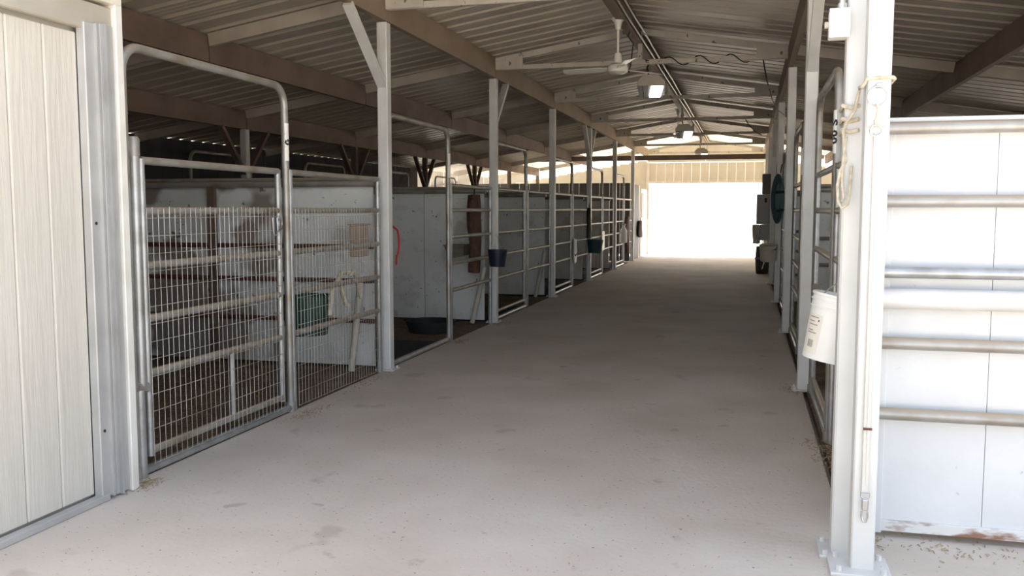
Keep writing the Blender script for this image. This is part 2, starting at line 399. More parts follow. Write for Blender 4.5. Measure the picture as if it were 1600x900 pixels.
# ================================================================== POSTS
def sq_post(name, loc, h, label, material='silver_paint', wd=0.1, group='aisle posts', brace=None, plate=0.18):
    rt = thing(name, loc, label, 'post', group)
    b = B(); b.box((0,0,h/2), (wd,wd,h), bev=0.008); b.obj('shaft', material, rt)
    if plate:
        b = B(); b.box((0,0,0.006), (plate,plate,0.012), bev=0.002)
        for sx in (-1,1):
            for sy in (-1,1): b.path([(sx*plate*0.38, sy*plate*0.38, 0.012),(sx*plate*0.38, sy*plate*0.38, 0.03)], 0.011, 6)
        b.obj('base_plate', material, rt)
    for (dy, z0, z1) in (brace or []):
        B().bar((0, math.copysign(wd*0.4, dy), z0), (0, dy, z1), 0.05, 0.08, up=(1,0,0)).obj('knee_brace', material if name != 'stall_post' else 'dark_beam', rt)
    return rt
for i, y in enumerate(YS[1:7]):
    br = {0: [(-0.75, 2.62, 3.2)], 1: [(0.62, 2.62, 3.2)], 3: [(-0.62, 2.55, 3.2), (0.62, 2.55, 3.2)]}.get(i, [])
    sq_post('aisle_post', (XL, y, 0), 3.19, ['silver square post left of the aisle beside the wire mesh fence', 'silver square post with a dark blue bucket hanging on it', 'third silver post on the left of the aisle, bare of any bucket', 'left aisle post with two knee braces and a dark teal bucket', 'fifth silver post on the left, behind the teal bucket', 'left aisle post at the corner of the dark tack room'][i], brace=br)
    br = {0: [(-0.75, 2.62, 3.2)], 3: [(-0.62, 2.55, 3.2)]}.get(i, [])
    sq_post('aisle_post', (XR, y, 0), 3.19, ['silver square post on the right behind the white bucket', 'second silver post on the right of the aisle, behind the bow gate', 'third silver post on the right, behind the cream bucket', 'fourth post on the right of the aisle, in front of grey electric boxes', 'right aisle post that carries the grey electric boxes', 'farthest post on the right of the aisle'][i], brace=br)
for i, y in enumerate(YS[1:]):
    if i < 5: sq_post('stall_post', (XC-5.5, y, 0), 2.62, '%s post along the back of the left stalls, with dark V braces' % ORD[i], 'brown_post' if i != 1 else 'silver_paint', 0.1, 'posts behind the left stalls', [(-0.6,2.0,2.62),(0.6,2.0,2.62)], None)
    else: sq_post('stall_post', (XC-5.5, y-0.12, 0), 2.62, ['plain post against the near face of the dark tack room', 'plain post inside the far end wall on the left'][i-5], 'brown_post', 0.1, 'posts behind the left stalls', [], None)
    sq_post('stall_post', (XC+5.5, y, 0), 2.62, '%s post along the back of the right stalls' % ORD[i], 'brown_post', 0.1, 'posts behind the right stalls', [], None)
# front right double post
fp = thing('front_post', (0.487, 3.90, 0), 'bright white square post in front right with rope and hanging strap', 'post')
b = B(); b.box((0,0,1.62), (0.092,0.10,3.23), bev=0.006); b.obj('shaft', 'white_post', fp)
b = B(); b.box((-0.01,-0.01,0.007), (0.24,0.22,0.014), bev=0.003)
for sx, sy in ((-0.095,-0.085),(0.08,-0.085),(-0.095,0.07),(0.08,0.07)): b.path([(sx,sy,0.014),(sx,sy,0.035)], 0.012, 6)
b.obj('base_plate', 'white_post', fp)
b = B(); b.box((0.0,-0.056,1.92), (0.085,0.012,0.19), bev=0.003)
for sx, sz in ((-0.034,0.08),(0.034,0.08),(-0.034,-0.08),(0.034,-0.08)): b.path([(sx,-0.062,1.92+sz),(sx,-0.066,1.92+sz)], 0.004, 6)
b.obj('tie_plate', 'white_post', fp)
B().box((0.0,-0.066,1.985), (0.03,0.016,0.02), bev=0.003).obj('ring_clip', 'steel', fp)
sq = sq_post('side_post', (0.428, 4.07, 0), 3.23, 'white square post right behind the front post, under the junction box', 'white_post', 0.098, None, None, 0.2)

# ================================================================== FENCES
def bow_frame(loc, label, L=1.72, sgn=-1, sticker=None):
    """arched pipe frame standing round a stall gate, along +Y from loc"""
    rt = thing('bow_frame', loc, label, 'gate frame', 'arched gate frames')
    r = 0.14; h = 2.38
    pts = [(0,0,0.03)] + [(0,0,0.8),(0,0,1.6)] + arc((0,r,h-r), r, PI, PI/2, 6, (0,1,0), (0,0,1)) + arc((0,L-r,h-r), r, PI/2, 0, 6, (0,1,0), (0,0,1)) + [(0,L,1.6),(0,L,0.8),(0,L,0.03)]
    B().path(pts, 0.027, 10).obj('arch_pipe', 'dusty_pipe', rt, True)
    B().path([(0,0,0.03),(0,L,0.03)], 0.027, 10).obj('ground_bar', 'galvanized', rt, True)
    for y in (0, L):
        B().path([(0,y,0.0),(0,y,0.07)], 0.035, 10).obj('foot_collar', 'dusty_pipe', rt, True)
    return rt
def rails(rt, zs, y0, y1, r=0.023, material='dusty_pipe', x=0.0, rr=None):
    for k, z in enumerate(zs):
        B().path([(x,y0,z),(x,(y0+y1)/2,z),(x,y1,z)], (rr or {}).get(k, r), 10).obj('rail', material, rt, True)
def mesh_part(rt, y0, y1, z0, z1, x, jag=0.0):
    b = B(); rw = 0.0016; n = int((y1-y0)/0.0508)
    rnd = random.Random(3)
    for i in range(n+1):
        y = y0 + (y1-y0)*i/n; zt = z1 + 0.02*rnd.random(); wob = 0.006*(rnd.random()-0.5)
        b.path([(x,y,z0-0.01*rnd.random()),(x+wob,y+wob,(z0+z1)/2),(x,y,zt)], rw, 4)
    m_ = int((z1-z0)/0.102)
    for j in range(m_+1):
        z = z0 + (z1-z0-0.05)*j/m_
        b.path([(x+0.003,y0,z),(x+0.003,(y0+y1)/2,z+0.004*(rnd.random()-0.5)),(x+0.003,y1,z)], rw, 4)
    o = b.obj('wire_mesh', 'wire', rt); o['kind'] = 'stuff'; o['label'] = 'welded wire mesh with narrow upright cells'; return o
RZ = [1.77, 1.49, 1.185, 0.885, 0.575, 0.13]
def gate(loc, label, L=1.55, meshed=False, zs=None):
    rt = thing('stall_gate', loc, label, 'gate', 'stall gates')
    zs = zs or RZ
    rails(rt, zs, 0, L)
    for y in (0, L):
        B().path([(0,y,zs[-1]-0.03),(0,y,0.9),(0,y,zs[0]+0.01)], 0.023, 10).obj('upright', 'galvanized', rt, True)
    if meshed:
        B().path([(0,L*0.57,0.14),(0,L*0.57,0.56)], 0.018, 8).obj('upright', 'galvanized', rt, True)
        mesh_part(rt, 0.0, L-0.015, 0.06, 1.50, 0.029)
        b = B(); b.path([(0.035,L-0.14,1.44),(0.04,L-0.14,1.34),(0.04,L-0.13,1.32),(0.04,L-0.09,1.32),(0.04,L-0.08,1.34),(0.035,L-0.08,1.44)], 0.006, 6)
        b.path(arc((0.04,L-0.05,1.40), 0.03, 0, 2*PI*15/16, 15, (0,1,0), (0,0,1)), 0.005, 6, closed=True); b.path([(0.04,L-0.10,1.34),(0.04,L-0.02,1.36),(0.02,L+0.03,1.38)], 0.006, 6)
        b.obj('latch', 'galvanized', rt, True)
    return rt
def fence(loc, label, L=1.62, meshed=False, zs=None, material='dusty_pipe'):
    rt = thing('fence_panel', loc, label, 'fence panel', 'pipe fence panels')
    zs = zs or RZ[:5]
    rails(rt, zs, 0, L, material=material)
    for y in (0.0, L):
        B().path([(0,y,0.0),(0,y,0.9),(0,y,zs[0]+0.02)], 0.024, 10).obj('upright', 'galvanized', rt, True)
    if meshed: mesh_part(rt, 0.03, L, 0.03, 1.50, 0.029)
    return rt
def pole_sticker(parent, r, z, ang, text):
    """white number card bent round the pipe, digits turned sideways"""
    h = 0.27; b = B(); n = 6; w_ = 1.5
    for s0, s1 in ((0, 0.5), (0.51, 1)):
        rows = [[b.bm.verts.new(((r+0.0012)*math.cos(ang+w_*(i/n-0.5)), (r+0.0012)*math.sin(ang+w_*(i/n-0.5)), z+h*(s-0.5))) for i in range(n+1)] for s in (s0, s1)]
        for i in range(n): b.bm.faces.new((rows[0][i],rows[0][i+1],rows[1][i+1],rows[1][i]))
    st = b.obj('number_sticker', 'sticker', parent)
    st['label'] = 'white number card'
    if not text: return st
    cu = bpy.data.curves.new('digits', 'FONT'); cu.body = text; cu.size = 0.066; cu.offset = 0.0025; cu.align_x = 'CENTER'; cu.align_y = 'CENTER'; cu.resolution_u = 2
    tmp = bpy.data.objects.new('tmp', cu); COL.objects.link(tmp); bpy.context.view_layer.update()
    me = bpy.data.meshes.new_from_object(tmp); bpy.data.objects.remove(tmp)
    for v in me.vertices:                     # text runs down the pole
        x, y = v.co.x*1.35, v.co.y
        a = ang + y/r*0.9
        v.co = ((r+0.0022)*math.cos(a), (r+0.0022)*math.sin(a), z - x)
    me.materials.append(MATS['ink']); o = bpy.data.objects.new('digits', me); COL.objects.link(o); o.parent = st
    st['label'] = 'white number card'; return st

# left row
XF = XL-0.02
for i in range(6):
    y0 = YS[i]
    fr = ['arched pipe frame round the wire mesh gate', 'arched pipe frame round the open stall with the feed pan', 'arched pipe frame just beyond the dark blue bucket', 'fourth arched pipe frame on the left', 'fifth arched pipe frame on the left', 'farthest arched pipe frame on the left'][i]
    bf = bow_frame((XF, y0+0.09 if i == 0 else y0+0.08, 0), fr, 1.75 if i == 0 else 1.77)
    pole_sticker_y = 1.75 if i == 0 else 1.77
    hold = bpy.data.objects.new('sticker_spot', None)
    st = pole_sticker(bf, 0.027, 1.985, -0.35, ['I 07', '', '', '', '', ''][i]); st.location = (0, pole_sticker_y, 0)
    bpy.data.objects.remove(hold)
    if i == 0:
        g = gate((XF, 4.32, 0), 'galvanized stall gate covered with wire mesh, nearest on the left', 1.50, True)
        hp = thing('hinge_post', (XF+0.015, 4.245, 0), 'short capped pipe post that the mesh gate hangs on', 'post')
        B().path([(0,0,0.52),(0,0,1.80)], 0.03, 10).obj('pipe', 'galvanized', hp, True)
        B().path([(0,0,1.79),(0,0,1.88),(0,0,1.895)], [0.036,0.036,0.028], 10).obj('cap', 'dusty_pipe', hp, True)
        B().path([(0,-0.02,0.0),(0,-0.02,0.50)], 0.030, 10).obj('lower_pipe', 'galvanized', hp, True)
        B().path([(0,-0.05,0.52),(0,0.05,0.50)], 0.028, 8).obj('hinge', 'dusty_pipe', hp, True)
        fence((XF, 5.99, 0), 'pipe fence panel covered with wire mesh, right of the mesh gate', 1.62, True)
    else:
        if i > 1: gate((XF, y0+0.15, 0), '%s plain pipe gate on the left side of the aisle' % ['','','nearest','second','third','farthest'][i], 1.58)
        fence((XF, y0+1.92, 0), ['', 'pipe fence panel left of the dark blue bucket', 'pipe fence panel left of the bare third post', 'pipe fence panel left of the teal bucket', 'pipe fence panel behind the teal bucket, with a white hanging card', 'pipe fence panel beside the maroon blanket'][i], 1.62)
# right row: fence panel first, arched gate behind it
XFR = XR+0.06
for i in range(6):
    y0 = YS[i]
    bf = bow_frame((XFR, y0+1.93, 0), '%s arched pipe frame on the right of the aisle' % ORD[i], 1.60)
    st = pole_sticker(bf, 0.027, 1.985, PI+0.5, ['S 00', '', '', '', '', ''][i])
    gate((XFR, y0+2.0, 0), '%s pipe gate inside an arched frame on the right' % ORD[i], 1.46)
    fence((XFR+0.01, y0+0.18, 0), '%s pipe fence panel on the right of the aisle' % ORD[i], 1.70)
# fence along the back of the left stalls
for i in range(1, 6):
    fence((XC-5.46, YS[i]+0.1, 0), '%s long pipe fence along the back of the left stalls' % ORD[i-1], 3.4, zs=[1.75,1.45,1.15,0.83,0.5])
# arched pipes standing behind those stalls
for i in range(5):
    bow_frame((-8.2, YS[i+1]-0.3+0.9, 0), '%s arched pipe frame in the dark behind the left stalls' % ORD[i], 1.7)

# ================================================================== PARTITIONS
def partition(name, loc, label, dirn, n=4, Wd=0.85, H=1.72, material='panel_white', rmat='dusty_pipe', cross='rust'):
    """row of sheets across the stall with pipes on the side turned to the camera; dirn = -1 runs to the left"""
    rt = thing(name, loc, label, 'stall wall', 'partitions between stalls')
    for k in range(n):
        B().box((dirn*(0.06+Wd*(k+0.5)), 0.05, H/2+0.01), (Wd-0.008, 0.025, H-0.02), bev=0.004).obj('sheet', material, rt)
    L = dirn*(0.08+n*Wd)
    B().path([(dirn*0.03,0.0,H+0.015),(L,0.0,H+0.015)], 0.03, 10).obj('top_rail', rmat, rt, True)
    B().path([(dirn*0.03,0.06,H+0.06),(L,0.06,H+0.06)], 0.022, 10).obj('cap_rail', rmat, rt, True)
    for z in (1.15, 0.83, 0.45): B().path([(dirn*0.05,0.012,z),(L,0.012,z)], 0.022, 8).obj('cross_pipe', cross, rt, True)
    B().box((L*0.5, 0.0, H/2), (0.075, 0.05, H)).obj('mid_post', 'brown_post', rt)
    return rt
pn = ['partition behind the wire mesh fence, with rusty cross pipes', 'spotted white partition behind the open stall', 'partition of the stall behind the dark blue bucket', 'fourth partition on the left', 'fifth partition on the left']
for i in range(5):
    p = partition('stall_partition', (XL-0.08, YS[i+1], 0), pn[i], -1)
    if i == 0:
        for k, ch in enumerate([c for c in p.children if c.name.startswith('sheet')]):
            if k in (1, 2): ch.data.materials[0] = MATS['panel_stained']
    if i:                                     # only the first shows pipes on the near side
        for ch in list(p.children):
            if ch.name.startswith(('cross_pipe','mid_post')): bpy.data.objects.remove(ch)
for i in range(5):
    partition('stall_partition', (XR+0.16, YS[i+1], 0), '%s partition between the right stalls' % ORD[i], 1, Wd=0.82, cross='dusty_pipe')
# bright front wall of the first right stall
fw = thing('board_fence', (0.585, 4.33, 0), 'bright white board stall front with six pipe rails, far right', 'stall wall')
xk = 0.035
for k, wd in enumerate((0.42, 0.60, 0.60, 0.60, 0.60, 0.60)):
    B().box((xk+wd/2, 0.0, 0.955), (wd-0.002, 0.025, 1.79), bev=0.0015).obj('board', 'panel_bright', fw); xk += wd
L = xk
B().box((0.018, -0.006, 0.95), (0.034, 0.05, 1.86), bev=0.003).obj('frame_upright', 'panel_bright', fw)
B().box((L/2, -0.006, 0.055), (L, 0.045, 0.05), bev=0.003).obj('frame_bottom', 'rusty_white', fw)
B().box((L/2, -0.006, 1.885), (L, 0.05, 0.035), bev=0.003).obj('frame_top', 'panel_white', fw)
for z, r, mt in ((1.853,0.028,'dusty_pipe'),(1.535,0.028,'dusty_pipe'),(1.222,0.026,'galvanized'),(1.105,0.046,'silver_paint'),(0.905,0.028,'dusty_pipe'),(0.585,0.028,'dusty_pipe')):
    B().path([(-0.03,-0.065,z),(L/2,-0.065,z),(L,-0.065,z)], r, 14).obj('rail', mt, fw, True)

# ================================================================== CEILING FITTINGS
def fan(loc, label, a0, up):
    rt = thing('ceiling_fan', loc, label, 'fan', 'white ceiling fans')    # loc = centre of the motor
    B().lathe([(0.028,0.42),(0.030,0.44),(0.045,0.50),(0.075,0.535),(0.077,0.545),(0.0,0.545)][::-1], 20).obj('canopy', 'white_enamel', rt, True)
    B().path([(0,0,0.16),(0,0,0.44)], 0.014, 10).obj('down_rod', 'white_enamel', rt, True)
    B().lathe([(0.0,0.06),(0.048,0.06),(0.042,0.15),(0.034,0.17),(0.0,0.17)], 16).obj('motor_cup', 'white_enamel', rt, True)
    B().lathe([(0.0,-0.055),(0.075,-0.055),(0.105,-0.035),(0.115,0.0),(0.105,0.035),(0.06,0.06),(0.0,0.062)], 24).obj('motor', 'white_enamel', rt, True)
    for k in range(3):
        a = a0 + k*2*PI/3; M_ = Matrix.Rotation(a, 4, 'Z')
        b = B(); b.poly([(0.10,-0.02,-0.01),(0.20,-0.05,-0.02),(0.62,-0.065,-0.02),(0.64,0.0,-0.005),(0.62,0.06,0.012),(0.20,0.045,0.012),(0.10,0.02,0.0)], (0,0,0.006))
        bmesh.ops.transform(b.bm, matrix=M_, verts=b.bm.verts); b.obj('blade', 'white_enamel', rt)
    B().path([(0,0,0.54),(0,0,0.56+up)], 0.008, 6).obj('hook', 'steel', rt)
    return rt
fan((XC-0.03, 10.0, 3.04), 'white ceiling fan hanging nearest the camera', R(170), 0.02)
fan((XC-0.10, 19.6, 3.08), 'second white ceiling fan, left of the second lamp', R(150), 0.02)
fan((XC-0.02, 27.6, 3.06), 'farthest ceiling fan before the end wall', R(20), 0.02)
def lamp(loc, label, rz, tilt=True):
    rt = thing('flood_lamp', loc, label, 'lamp', 'hanging flood lamps', rz)
    b = B(); b.poly([(-0.19,-0.13,0.0),(-0.19,-0.13,0.06),(-0.11,-0.13,0.15),(0.09,-0.13,0.15),(0.19,-0.13,0.06),(0.19,-0.13,0.0)], (0,0.26,0)); b.obj('housing', 'lamp_hood', rt)
    b = B(); b.poly([(-0.18,-0.12,-0.002),(0.18,-0.12,-0.002),(0.15,0.10,-0.13),(-0.15,0.10,-0.13)], (0,0.01,0.01)); b.obj('guard_glass', 'lamp_glass', rt)
    b = B(); b.poly([(0.0,-0.115,-0.018),(0.165,-0.115,-0.018),(0.13,0.085,-0.135),(-0.02,0.085,-0.135)], (0,-0.006,-0.006)); b.obj('lens', 'lamp_lens', rt)
    b = B()
    for x in (-0.12,-0.05,0.06): b.path([(x,-0.13,-0.012),(x*0.8,0.09,-0.15)], 0.004, 5)
    b.obj('wire_guard', 'cable_black', rt)
    for s in (-1,1): B().poly([(s*0.18,-0.12,0),(s*0.15,0.10,-0.13),(s*0.18,0.12,0)], (0.006*s,0,0)).obj('cheek', 'lamp_hood', rt)
    B().path([(-0.03,0,0.14),(-0.06,0,0.26),(-0.02,0.02,0.36)], 0.012, 6).obj('hanger', 'cable_black', rt)
    return rt
lamp((XC+0.03, 12.9, 3.22), 'nearest hanging flood lamp with bright lens', R(8))
lamp((XC+0.06, 19.3, 3.12), 'second hanging flood lamp beyond the third truss', R(4))
lamp((XC+0.05, 26.6, 3.10), 'farthest hanging flood lamp near the end wall', 0)
# conduits on the ridge
for k, (dx, dz, lb) in enumerate(((0.075, 3.60, 'left of the two metal conduits along the ridge'), (0.13, 3.63, 'right of the two metal conduits along the ridge'))):
    rt = thing('conduit', (XC+dx, 3.5, dz), lb, 'conduit', 'conduits along the ridge')
    B().path([(0.0*math.sin(j), j*1.3, 0.008*math.sin(j*2.1+k)) for j in range(21)], 0.012, 8).obj('tube', 'conduit', rt, True)
    for j in range(7):
        B().path([(0, 1.6+j*3.05, -0.002),(0, 1.68+j*3.05, -0.002)], 0.018, 8).obj('coupling', 'conduit', rt, True)
jb = thing('junction_box', (XC+0.10, 7.9, 3.58), 'small grey conduit box on the ridge above the fan', 'electric box')
B().box((0,0,0), (0.09,0.11,0.07), bev=0.006).obj('body', 'grey_box', jb); B().box((0,0,-0.038), (0.095,0.115,0.008)).obj('cover', 'grey_box', jb)
# cables
def cable(name, pts, label, r=0.007, material='cable_black'):
    o0 = Vector(pts[0]); o = B().path([Vector(p)-o0 for p in pts], r, 6).obj(name, material, None, True); o.location = o0
    return tag(o, label, 'cable')
pts = [(XC+0.12, 11.36, 3.34)]
for k in range(60):
    x = 0.30 + k*0.018; a = (x-0.30)*2*PI/0.37
    pts.append((XC+x, 11.4+0.048*math.cos(a)-0.0, 3.325+0.052*math.sin(a)))
cable('wound_cable', pts, 'black cable wound round the tie of the second truss')
cable('drop_cable', [(XC+1.53,11.42,3.29),(XC+1.55,11.5,3.2),(XC+1.58,11.7,3.1),(XC+1.6,11.9,3.06)], 'short black cable with plug hanging from the truss at right', 0.009)
cable('loose_cable', [(XC+1.62,12.0,3.02),(XC+1.66,12.3,2.93),(XC+1.75,12.8,2.84),(XC+1.85,13.3,2.82)], 'thin black cable drooping towards the right posts', 0.006)
cable('fan_cable', [(XC+0.02,10.6,3.55),(XC-0.0,10.6,3.50),(XC+0.06,10.62,3.42),(XC+0.04,10.6,3.2),(XC+0.04,10.4,3.06)], 'black cable looping from ridge beside the nearest fan', 0.007)
cable('far_cable', [(XC+1.3,18.66,3.28),(XC+1.36,18.7,3.18),(XC+1.5,18.9,3.05),(XC+1.62,19.1,3.0)], 'black cable hanging from the fourth truss at right', 0.01)

# ================================================================== HANGING THINGS
def ring_pts(c, r, n, u, v): return arc(c, r, 0, 2*PI*(n-1)/n, n-1, u, v)
def bucket(name, loc, label, r0, r1, h, material, rz=0, tilt=0.0, bail=None, rims=2, cat='bucket'):
    """open bucket; loc = centre of its base"""
    rt = thing(name, loc, label, cat, 'buckets'); rt.rotation_euler = (0, tilt, rz)
    prof = [(0.0,0.012),(r0-0.006,0.012),(r1-0.005,h-0.002),(r1+0.004,h),(r1+0.006,h-0.012),(r1,h-0.014),(r0,0.0),(0.0,0.0)]
    B().lathe(prof, 28).obj('shell', material, rt, True)
    b = B()
    for k in range(rims):
        z = h-0.035-k*0.035; rr = r0+(r1-r0)*z/h
        b.lathe([(rr-0.002,z-0.004),(rr+0.007,z-0.003),(rr+0.007,z+0.003),(rr-0.002,z+0.004)], 28)
    b.obj('rim_band', material, rt, True)
    if bail: B().path(bail, 0.0035, 6).obj('bail', 'steel', rt, True)
    return rt
# white bucket on the right
wbk = bucket('white_bucket', (0.378, 4.6, 0.765), 'white plastic bucket with paper label hanging tilted behind the front post', 0.110, 0.124, 0.325, 'plastic_white', 0, R(11), [(-0.118,0,0.26),(-0.05,-0.03,0.36),(0.06,-0.05,0.46),(0.10,-0.04,0.42),(0.118,0.0,0.26)], 2)
ang = R(222)
def curved(a0, a1, z0, z1, r0, n=6, lift=0.0):
    b = B(); rows = []
    for z in (z0*0.8, z1*0.8):
        rr = 0.110+0.014*z/0.325+r0
        rows.append([b.bm.verts.new((rr*math.cos(a0+(a1-a0)*i/n), rr*math.sin(a0+(a1-a0)*i/n), z)) for i in range(n+1)])
    for i in range(n): b.bm.faces.new((rows[0][i],rows[0][i+1],rows[1][i+1],rows[1][i]))
    return b
lb = curved(R(192), R(238), 0.03, 0.27, 0.0012).obj('paper_label', 'label_paper', wbk)
for k, z in enumerate((0.25, 0.225, 0.205, 0.17, 0.155)): curved(R(200), R(200+(18 if k % 2 else 28)), z, z+0.006, 0.0022).obj('print_line', 'label_ink', lb)
for k in range(6): curved(R(208+k*3), R(208+k*3+1.6), 0.07, 0.115, 0.0022, 1).obj('barcode_bar', 'label_ink', lb)
curved(R(228), R(231), 0.23, 0.242, 0.0022, 1).obj('print_mark', 'ink', lb)
bucket('navy_bucket', (XL+0.16, 11.0, 0.77), 'dark blue bucket hanging on the second left post', 0.095, 0.125, 0.22, 'plastic_navy', R(60), 0.03, [(-0.125,0,0.21),(-0.09,0,0.33),(-0.06,0.0,0.42),(0.02,0,0.36),(0.125,0,0.21)], 1)
bucket('teal_bucket', (XL+0.20, 18.25, 0.60), 'dark teal bucket hanging on the braced left post', 0.13, 0.17, 0.28, 'plastic_teal', R(60), 0.06, [(-0.17,0,0.26),(-0.1,0,0.42),(0,0,0.5),(0.1,0,0.42),(0.17,0,0.26)], 1)
bucket('cream_bucket', (XR-0.16, 14.86, 0.68), 'cream square-looking bucket hanging on the right third post', 0.115, 0.135, 0.26, 'plastic_cream', R(90), R(-8), [(-0.135,0,0.24),(-0.08,0,0.36),(0,0,0.42),(0.135,0,0.24)], 2)
# teal tub hung up on the right
tb = thing('feed_tub', (XR-0.03, 14.45, 1.66), 'dark teal round tub hung upright on the right row', 'tub')
b = B(); b.lathe([(0.0,-0.07),(0.24,-0.07),(0.31,0.03),(0.335,0.04),(0.33,0.05),(0.30,0.035),(0.225,-0.055),(0.0,-0.06)], 28)
bmesh.ops.transform(b.bm, matrix=Matrix.Rotation(R(-58),4,'Z') @ Matrix.Rotation(R(-90),4,'Y') @ Matrix.Diagonal((1.15,0.36,0.6,1)), verts=b.bm.verts); b.obj('shell', 'plastic_teal', tb, True)
B().path([(0.02,0.0,0.40),(0.04,0.05,0.52),(0.08,0.2,0.56)], 0.012, 8).obj('hanger_bar', 'brown_post', tb, True)
# halters and blankets
def drape(name, loc, label, wds, h, th, material, cat, axis='y', seed=1):
    """soft hanging bundle: stacked rounded sections of varying width"""
    rnd = random.Random(seed); rt = thing(name, loc, label, cat); n = len(wds); b = B(); rings = []
    for k, wd in enumerate(wds):
        z = -h*k/(n-1); ring = []
        for j in range(14):
            a = 2*PI*j/14; fold = 1 + 0.18*math.sin(3*a+k*0.7)
            x = th*0.5*math.sin(a)*fold; y = wd*0.5*math.cos(a)*(1+0.06*rnd.random())
            ring.append(b.bm.verts.new((x, y, z+0.01*rnd.random())))
        rings.append(ring)
    for k in range(n-1):
        for j in range(14): b.bm.faces.new((rings[k][j], rings[k][(j+1)%14], rings[k+1][(j+1)%14], rings[k+1][j]))
    b.bm.faces.new(rings[0]); b.bm.faces.new(rings[-1][::-1]); b.obj('cloth', material, rt, True)
    B().path([(0,0,-0.02),(0,0.0,0.06),(0,0.02,0.10)], 0.008, 6).obj('hanging_loop', 'dark_leather', rt)
    return rt
drape('hanging_cloth', (XL-0.16, 11.06, 1.68), 'brown cloth hanging behind the rails above the dark blue bucket', [0.12,0.30,0.40,0.38,0.36,0.30,0.20,0.17,0.16,0.15,0.14], 1.0, 0.15, 'brown_cloth', 'cloth', seed=2)
drape('hanging_blanket', (XL+0.05, 24.55, 1.30), 'maroon blanket hanging near the dark tack room', [0.10,0.7,0.95,0.85,0.55,0.30,0.22], 1.0, 0.10, 'maroon', 'blanket', seed=5)
drape('leather_halter', (XL+0.10, 18.15, 1.52), 'black leather halter hanging above the teal bucket', [0.06,0.14,0.20,0.18,0.24,0.30,0.34], 0.62, 0.08, 'dark_leather', 'halter', seed=8)
drape('dark_jacket', (XL+0.06, 27.45, 1.15), 'dark coat hanging on the white tack room door post', [0.15,0.5,0.6,0.7,0.75,0.4], 0.5, 0.12, 'dark_leather', 'coat', seed=9)
rh = thing('red_halter', (XL-0.03, 8.06, 1.30), 'red nylon halter hanging on the far side of the first left post', 'halter')
b = B(); b.path(arc((0,0.02,-0.12), 0.13, PI/2, -PI/2, 10, (0,0.5,0), (0,0,1.0)) , 0.010, 6); b.path([(0,0.02,0.01),(0,-0.1,0.05),(0.0,-0.2,0.06)], 0.010, 6); b.obj('nose_strap', 'red_nylon', rh, True)
B().path([(0.0,0.02,-0.24),(0.01,-0.01,-0.30),(0,0.01,-0.33)], 0.009, 6).obj('cheek_strap', 'red_nylon', rh, True)
# white animal-shaped cards and bottles on the left fences
cd = thing('cow_skull_card', (XL+0.04, 16.95, 0.70), 'small white skull-shaped card with dark dots hung on fence', 'ornament')
B().poly([(0,-0.13,0.26),(0,-0.03,0.22),(0,0.06,0.22),(0,0.14,0.24),(0,0.11,0.14),(0,0.16,-0.05),(0,0.10,-0.20),(0,-0.05,-0.24),(0,-0.15,-0.06),(0,-0.10,0.13)], (0.012,0,0)).obj('card', 'plastic_white', cd)
for k in range(4): B().path([(0.012,-0.08+0.05*k,-0.06-0.02*(1 if k in (1,2) else 0)),(0.016,-0.08+0.05*k,-0.06-0.02*(1 if k in (1,2) else 0))], 0.02, 8).obj('dot', 'ink', cd)
cd = thing('feed_card', (XL+0.04, 20.4, 0.78), 'plain white hanging card on the fence behind the teal bucket', 'card')
B().box((0,0,0), (0.012,0.34,0.44), bev=0.003).obj('sheet', 'plastic_white', cd); B().path([(0,0,0.21),(0,0,0.34)], 0.005, 5).obj('cord', 'cable_black', cd)
cd = thing('white_bottle', (XL+0.06, 23.7, 0.62), 'white bottle hung on the fence beside the maroon blanket', 'bottle')
B().lathe([(0,0),(0.085,0.0),(0.095,0.02),(0.095,0.32),(0.04,0.42),(0.04,0.46),(0,0.46)], 14).obj('body', 'plastic_white', cd, True); B().lathe([(0,0.46),(0.055,0.46),(0.055,0.5),(0,0.5)], 12).obj('cap', 'grey_box', cd, True)
# things in the first left stalls
gb = bucket('green_feeder', (XL-0.30, 6.75, 0.46), 'dark green feed bucket behind the wire mesh panel', 0.17, 0.20, 0.33, 'plastic_green', 0, 0, [(0.2,0,0.3),(0.12,0,0.40),(0.0,0,0.44),(-0.12,0,0.40),(-0.2,0,0.3)], 1)
hs = B()
hs.path([(0.05,-0.28,-0.25),(0.04,-0.2,-0.02),(0.05,-0.1,0.04),(0.05,0.02,-0.18),(0.06,0.06,-0.20)], 0.02, 8); hs.path([(0.05,0.10,0.05),(0.06,0.18,0.09),(0.05,0.26,0.0),(0.05,0.34,-0.16)], 0.02, 8); hs.path([(0.04,-0.12,0.02),(0.03,0.0,0.09),(0.03,0.12,0.08),(0.05,0.2,0.07)], 0.02, 8)
ho = hs.obj('lead_rope', 'rope_beige', None, True); ho.location = (XL-0.10, 6.95, 0.88); tag(ho, 'tan lead rope looped over rail behind the wire mesh', 'rope')
tbx = thing('tan_box', (XL-0.12, 7.42, 1.22), 'tan wooden box fixed behind the mesh panel by the post', 'box')
B().box((0,0,0), (0.10,0.20,0.28), bev=0.008).obj('body', 'tan_box', tbx); B().box((0,0,0.145), (0.12,0.22,0.015)).obj('lid', 'tan_box', tbx)
